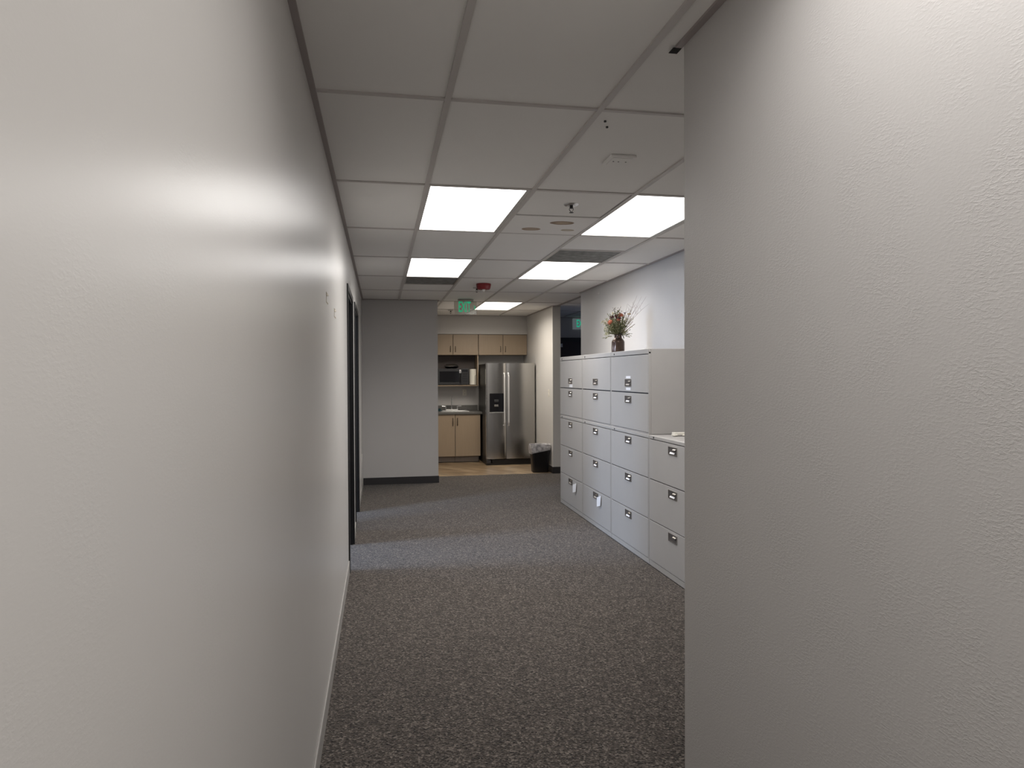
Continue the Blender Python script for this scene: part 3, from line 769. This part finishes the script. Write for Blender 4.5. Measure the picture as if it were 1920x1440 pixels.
# ------------------------------------------------------------------ kitchenette
# upper cabinets (fronts at Y = 12.345)
YU = 12.345; YB = 12.07
def arch_pull(b, x, z, h, y, out=.022, r=.0045):
    b.tube([(x, y, z-h/2), (x, y-out*.6, z-h*.42), (x, y-out, z-h*.15), (x, y-out, z+h*.15), (x, y-out*.6, z+h*.42), (x, y, z+h/2)], r, 8)
def upper(x0, x1, label, handle_dx):
    r = empty('wall_cabinet', ((x0+x1)/2, YU, 1.885)); tag(r, label, 'cabinet', 'kitchenette wall cabinets')
    hw = (x1-x0)/2-.001; hh = .365
    b = MB(); b.box(-hw, hw, .0225, .328, 0, hh); b.build('body', M['cab_in'], r)
    b = MB(); b.box(-hw+.002, hw-.002, .0205, .0222, .003, hh-.003); b.build('reveal', M['seam'], r)
    b = MB(); b.box(-hw+.001, hw-.001, .025, .32, -.001, .0); 
    b.bm.free()
    for s in (-1, 1):
        b = MB(); xa, xb = (-hw+.004, -.004) if s < 0 else (.004, hw-.004)
        b.box(xa, xb, 0, .02, .001, hh-.001, .0015, 1); d = b.build('door', M['maple'], r)
        b = MB(); arch_pull(b, s*.045, .105, .10, -.0005, .024, .0065); b.build('handle', M['handle'], d, smooth=True)
    return r
ul = upper(.815, 1.722, 'left maple wall cabinet above the microwave', 0)
upper(1.724, 2.612, 'right maple wall cabinet above the refrigerator', 0)
# nook below the left cabinet: side panel and shelf hang from it
b = MB(); b.box(.432, .452, .0, .326, -.55, -.001, .001, 1); b.build('side_panel', M['maple'], ul)
b = MB(); b.box(-.452, .431, .0, .326, -.555, -.537, .001, 1); b.build('shelf', M['maple'], ul)
b = MB(); b.box(-.452, .431, .318, .326, -.536, -.002); b.build('shade_panel', M['nook'], ul)  # added dark sheet standing in for the shade at the nook's back
SZ = 1.885-.537
# microwave
r = empty('microwave_oven', (1.275, YU+.01, SZ+.0005)); tag(r, 'black countertop microwave on the shelf below the wall cabinet', 'microwave')
b = MB(); b.box(-.272, .272, .02, .30, .008, .295, .004, 2); b.build('body', M['black'], r)
b = MB(); b.box(-.272, .135, 0, .019, .008, .295, .004, 2); d = b.build('door', M['dkgrey'], r)
b = MB(); b.box(-.245, .10, -.003, -.0005, .055, .245, .002, 1); b.build('window', M['black_glass'], d)
b = MB(); b.tube([(.118, -.001, .04), (.118, -.022, .05), (.118, -.022, .25), (.118, -.001, .26)], .007, 10); b.build('handle', M['black'], d, smooth=True)
b = MB(); b.box(.137, .272, 0, .019, .008, .295, .004, 2); p = b.build('control_panel', M['dkgrey'], r)
b = MB(); b.box(.155, .255, -.002, -.0005, .232, .272); b.build('display', M['black_glass'], p)
b = MB()
for i in range(4):
    for j in range(3): b.box(.160+j*.033, .183+j*.033, -.003, -.0005, .062+i*.042, .080+i*.042, .002, 1)
b.build('button', M['black'], p)['kind'] = 'stuff'
b = MB(); b.box(-.015, .015, -.0015, 0, -.03, .03, .001, 1); tag(b.build('sticker', M['card'], loc=(1.393, YU-.0135, SZ+.245)), 'tiny bright white tag hanging on the microwave handle', 'tag')
for x in (-.24, .24):
    for y in (.04, .27):
        b = MB(); b.lathe([(.012, 0), (.012, .0078)], 10, x, y); b.build('foot', M['black'], r)
# dark bowl upside-down on the microwave
r = empty('bowl', (1.255, YU+.14, SZ+.2965)); tag(r, 'dark glass covered dish with a shiny rim on top of the microwave', 'dish')
b = MB(); b.lathe([(.085, 0), (.120, .022), (.128, .030), (.13, .036), (.12, .037)], 32); b.build('base', M['black_glass'], r, smooth=True)
b = MB(); b.lathe([(.132, .0375), (.133, .043), (.118, .058), (.07, .078), (.02, .084)], 32); b.build('lid', M['steel_smooth'], r, smooth=True)
# paper towels
r = empty('paper_towel_roll', (1.632, YU+.11, SZ+.0005)); tag(r, 'ivory paper towel roll on a wire holder right of the microwave', 'paper towel')
b = MB(); b.lathe([(.020, .008), (.064, .008), (.064, .285), (.020, .285)], 32); b.build('roll', M['paper'], r, smooth=True)
b = MB(); b.lathe([(.066, 0), (.066, .005)], 32); b.tube([(0, 0, .005), (0, 0, .31)], .004, 8); b.tube([(.03, -.066, .003), (.035, -.068, .17), (.06, -.05, .18)], .003, 8); b.build('wire_holder', M['black_iron'], r)
# base cabinet
r = empty('base_cabinet', (1.265, YB, 0)); tag(r, 'maple base cabinet with two doors under the sink counter', 'cabinet')
b = MB(); b.box(-.449, .449, .0225, .598, .11, .842); b.build('body', M['maple'], r)
b = MB(); b.box(-.445, .445, .0205, .0222, .115, .838); b.build('reveal', M['seam'], r)
for s in (-1, 1):
    b = MB(); b.box(*((-.447, .002) if s < 0 else (.010, .447)), 0, .02, .113, .838, .0015, 1); d = b.build('door', M['maple'], r)
    b = MB(); arch_pull(b, .006+s*.04, .715, .125, -.0005, .026, .0075); b.build('handle', M['handle'], d, smooth=True)
b = MB(); b.box(-.449, .003, .065, .08, .012, .1095); b.build('toe_kick', M['maple_dark'], r)
b = MB(); b.box(.009, .420, .065, .08, .012, .1095); b.build('toe_kick', M['maple_dark'], r)
b = MB(); b.box(-.44, .43, .0805, .59, 0, .1095); b.build('plinth', M['lock'], r)
# countertop
r = empty('countertop', (1.28, YB, .843)); tag(r, 'grey speckled laminate countertop with backsplash holding the sink', 'countertop')
b = MB(); b.box(-.479, .466, -.022, .605, 0, .040, .004, 2); b.build('slab', M['counter'], r)
b = MB(); b.box(-.479, .466, .587, .606, .0405, .135, .003, 2); b.build('backsplash', M['counter'], r)
# sink & faucet
CTZ = .8835
r = empty('sink', (1.29, 12.36, CTZ)); tag(r, 'stainless steel drop-in sink with a raised rim in the countertop', 'sink')
b = MB(); b.box(-.245, .245, -.20, -.17, 0, .008, .003, 2); b.box(-.245, .245, .12, .20, 0, .008, .003, 2); b.box(-.245, -.21, -.17, .12, 0, .008, .003, 2); b.box(.21, .245, -.17, .12, 0, .008, .003, 2); b.build('rim', M['sink'], r)
b = MB(); b.box(-.2095, .2095, -.1695, .1195, .0005, .002); b.build('basin', M['steel_smooth'], r)
r = empty('faucet', (1.255, 12.52, CTZ+.0085)); tag(r, 'chrome high-arc kitchen faucet with two lever handles behind the sink', 'faucet')
b = MB(); b.box(-.115, .115, -.028, .028, 0, .018, .006, 2); b.build('base_plate', M['sink'], r)
b = MB(); b.tube([(0, 0, .018), (0, 0, .16), (0, -.01, .205), (0, -.05, .235), (0, -.095, .225), (0, -.115, .19), (0, -.118, .165)], .009, 12); b.build('spout', M['steel_smooth'], r, smooth=True)
b = MB(); b.lathe([(.014, .11), (.017, .115), (.017, .16), (.012, .165)], 14, 0, -.118); b.build('spray_head', M['sink'], r, smooth=True)
b = MB(); b.lathe([(.016, .0185), (.013, .03), (.012, .055)], 14); b.build('collar', M['steel_smooth'], r, smooth=True)
for s in (-1, 1):
    b = MB(); b.lathe([(.013, .0185), (.010, .06), (.012, .075)], 14, s*.105, 0); b.tube([(s*.105, 0, .072), (s*.15, -.01, .078), (s*.175, -.015, .076)], .006, 8); b.build('lever_handle', M['steel_smooth'], r, smooth=True)
b = MB(); b.box(-.06, .06, -.05, .05, 0, .02, .008, 3); b.box(-.055, .03, -.04, .04, .019, .045, .01, 3)
tag(b.build('dish_cloth', M['teal'], loc=(1.02, 12.46, CTZ)), 'dark teal folded dish cloth at the left end of the countertop', 'cloth')
# outlet
def plate(name, loc, rz, label, kind='outlet', mat='plastic_ivory', cat='outlet'):
    r = empty(name, loc, rz); tag(r, label, cat)
    b = MB(); b.box(-.036, .036, -.006, -.0003, -.058, .058, .003, 2); b.build('cover_plate', M[mat], r)
    if kind == 'outlet':
        for z in (-.026, .026):
            b = MB(); b.box(-.017, .017, -.008, -.0062, z-.014, z+.014, .003, 2); s = b.build('socket', M[mat], r)
            b = MB(); b.box(-.008, -.005, -.0086, -.0081, z-.005, z+.006); b.box(.005, .008, -.0086, -.0081, z-.005, z+.006); b.build('slot', M['lock'], s)
    else:
        b = MB(); b.box(-.005, .005, -.018, -.0062, -.004, .012, .002, 1); b.build('toggle', M[mat], r)
    return r
plate('wall_outlet', (1.51, YK1, 1.21), 0, 'ivory outlet on the kitchenette back wall below the microwave shelf')
plate('wall_outlet', (XK, 10.70, 1.235), -PI/2, 'ivory outlet on the kitchenette side wall right of the refrigerator')
plate('wall_outlet', (XL, 9.25, .447), PI/2, 'white outlet low on the left wall past the doorways', mat='plastic_white')

# refrigerator
r = empty('refrigerator', (2.165, 11.60, 0)); tag(r, 'stainless steel side-by-side refrigerator with black water dispenser', 'refrigerator')
fw = .422
b = MB(); b.box(-fw, fw, .075, .86, .04, 1.715, .004, 1); b.build('cabinet_body', M['fridge_side'], r)
def bowed(x0, x1, z0, z1, bulge=.014, n=14, cut=None):
    pts = [(x0, .07)]
    for k in range(n+1):
        t = k/n; x = x0+(x1-x0)*t
        e = .005*(1-min(1, min(t, 1-t)*n/1.2))**2
        pts.append((x, -bulge*(1-(2*t-1)**2)+e))
    pts.append((x1, .07))
    b = MB(); b.prism(pts, 'z', z0, z1); return b
xs_ = -fw+.345
dl = bowed(-fw, xs_-.003, .105, 1.725).build('door', M['steel'], r, smooth=True)
drr = bowed(xs_+.003, fw, .105, 1.725).build('door', M['steel'], r, smooth=True)
for dd, x in ((dl, xs_-.035), (drr, xs_+.035)):
    b = MB(); b.tube([(x, -.006, .665), (x, -.040, .675), (x, -.052, .72), (x, -.052, 1.50), (x, -.040, 1.545), (x, -.006, 1.555)], .012, 12)
    b.build('handle', M['handle_steel'], dd, smooth=True)
b = MB(); b.box(-.362, -.122, -.0175, -.011, .90, 1.215, .004, 2); dp = b.build('dispenser', M['black_glass'], dl)
b = MB(); b.box(-.285, -.21, -.024, -.018, 1.07, 1.11, .003, 2); b.build('control_button', M['dkgrey'], dp)
b = MB(); b.box(-.285, -.215, -.026, -.018, .99, 1.025, .003, 2); b.build('paddle', M['chrome'], dp)
b = MB(); b.box(-.365, -.119, -.020, -.012, .885, .8985, .002, 1); b.build('drip_tray', M['steel_smooth'], dp)
b = MB(); b.lathe([(.009, 0), (.009, .001)], 16); 
bmesh.ops.rotate(b.bm, verts=b.bm.verts, cent=(0, 0, 0), matrix=Matrix.Rotation(PI/2, 3, 'X')); bmesh.ops.translate(b.bm, verts=b.bm.verts, vec=(.275, -.0055, 1.65))
b.box(.29, .335, -.0035, -.0005, 1.646, 1.654)
b.build('badge', M['dkgrey'], drr)
b = MB(); b.box(-fw+.10, fw-.05, .01, .07, .03, .095, .003, 1); g = b.build('kick_grille', M['black'], r)
for x in (-fw+.05, fw-.03):
    b = MB(); b.box(x-.045, x+.03, .0, .07, .03, .095, .004, 1); b.build('hinge_cover', M['dkgrey'], r)
b = MB(); b.box(-fw+.005, fw-.005, .02, .8, .0, .0395); b.build('base', M['lock'], r)

# waste bin
r = empty('waste_bin', (2.452, 10.66, 0)); tag(r, 'black waste bin with a white liner beside the refrigerator', 'waste bin')
def rrect(hx, hy, rad, n=6):
    out = []
    for cx, cy, a0 in ((hx-rad, hy-rad, 0), (-hx+rad, hy-rad, PI/2), (-hx+rad, -hy+rad, PI), (hx-rad, -hy+rad, 3*PI/2)):
        for k in range(n+1): a = a0+PI/2*k/n; out.append((cx+rad*math.cos(a), cy+rad*math.sin(a)))
    return out
def loft(b, secs, cap=(True, True)):
    rings = [[b.bm.verts.new((x, y, z if not callable(z) else z(x, y))) for x, y in pts] for pts, z in secs]
    fs = []
    n = len(rings[0])
    for A, B in zip(rings, rings[1:]):
        for i in range(n): j = (i+1) % n; fs.append(b.bm.faces.new((A[i], A[j], B[j], B[i])))
    if cap[0]: fs.append(b.bm.faces.new(rings[0]))
    if cap[1]: fs.append(b.bm.faces.new(rings[-1]))
    b.mark(fs)
b = MB()
loft(b, [(rrect(.118, .085, .04), 0), (rrect(.124, .09, .04), .01), (rrect(.150, .112, .045), .405), (rrect(.154, .116, .045), .41), (rrect(.154, .116, .045), .425), (rrect(.146, .108, .04), .425), (rrect(.120, .085, .035), .02)])
b.build('bin_body', M['bin'], r, smooth=True)
b = MB(); random.seed(3)
jit = {}
def J(pts, a):
    return [(x*(1+random.uniform(-a, a)), y*(1+random.uniform(-a, a))) for x, y in pts]
low = lambda x, y: .285+.085*(x+.15)/.3+.012*math.sin(40*x)
loft(b, [(rrect(.118, .084, .035), .22), (rrect(.138, .100, .04), .38), (J(rrect(.148, .110, .045), .01), .432), (J(rrect(.156, .119, .045), .01), .436), (J(rrect(.162, .124, .045), .02), .40), (J(rrect(.158, .122, .045), .03), .35), (J(rrect(.153, .117, .045), .025), low)], (True, False))
b.build('liner', M['liner'], r, smooth=True)

# ------------------------------------------------------------------ small wall marks
def flake(loc, w, h, label):
    r = empty('paint_chip', loc); tag(r, label, 'paint chip', 'torn paint spots on the left wall')
    b = MB(); q = .006
    b.box(0, .0016, 0, .010, -h/2, h/2); b.box(0, .0016, .010, w, h/2-q, h/2); b.box(0, .0016, .010, w*.8, -h/2, -h/2+q)
    b.build('torn_edge', M['flake'], r)
    b = MB(); b.prism([(w*.9, h*.5), (w*.4, h*.18), (w*.2, h*.25), (w*.35, h*.45)], 'x', .0, .003)
    b.build('curled_flap', M['flake_in'], r)
flake((XL, 3.40, 1.898), .14, .050, 'nearer torn paint spot high on the left wall before the doorways')
flake((XL, 3.98, 1.876), .16, .048, 'farther torn paint spot on the left wall before the doorways')
b = MB(); b.box(-.006, -.0003, -.004, .004, -.012, .012, .001, 1); b.tube([(-.006, 0, -.004), (-.018, 0, -.006), (-.020, 0, .006)], .002, 6)
tag(b.build('wall_hook', M['plastic_white'], loc=(XR, 7.95, 2.49)), 'tiny white hook high on the wall left of the bouquet', 'hook')

# ------------------------------------------------------------------ light
def area(name, loc, rot, sx, sy, power, col, spread=180):
    l = bpy.data.lights.new(name, 'AREA'); l.shape = 'RECTANGLE'; l.size = sx; l.size_y = sy; l.energy = power; l.color = col; l.spread = math.radians(spread)
    o = bpy.data.objects.new(name, l); C.objects.link(o); o.location = loc; o.rotation_euler = rot
    return o
DAY = (.58, .74, 1)
area('daylight_window', (-4.15, 5.80, 1.60), (0, -PI/2+math.radians(22), 0), 1.2, .95, 115, DAY, 130)
area('daylight_window', (-4.15, 7.60, 1.60), (0, -PI/2+math.radians(22), 0), 1.2, .9, 26, DAY, 130)
area('daylight_passage', (4.5, 10.6, 1.5), (0, PI/2, 0), 1.6, 1.4, 2.2, (.45, .6, 1))
w = bpy.data.worlds.new('World'); scene.world = w; w.use_nodes = True
bg = w.node_tree.nodes['Background']; bg.inputs['Color'].default_value = (.55, .7, 1, 1); bg.inputs['Strength'].default_value = .6

# ------------------------------------------------------------------ camera
f_px, yaw, pit, rol = 1305.6, .1866, -.0131, -.0045
cam = bpy.data.cameras.new('Camera'); co = bpy.data.objects.new('Camera', cam); C.objects.link(co)
cam.sensor_fit = 'HORIZONTAL'; cam.sensor_width = 36; cam.lens = f_px/1920*36; cam.clip_start = .02
cy, sy, cp, sp, cr, sr = math.cos(yaw), math.sin(yaw), math.cos(pit), math.sin(pit), math.cos(rol), math.sin(rol)
fwd = Vector((sy*cp, cy*cp, sp)); rt = Vector((cy, -sy, 0)); up = rt.cross(fwd)
R_ = rt*cr+up*sr; U_ = up*cr-rt*sr
mtx = Matrix((R_, U_, -fwd)).transposed().to_4x4(); mtx.translation = Vector((0, 0, 1.526)); co.matrix_world = mtx
scene.camera = co
vs = scene.view_settings; vs.view_transform = 'Standard'; vs.look = 'None'; vs.gamma = 1; vs.use_curve_mapping = False; vs.exposure = 0
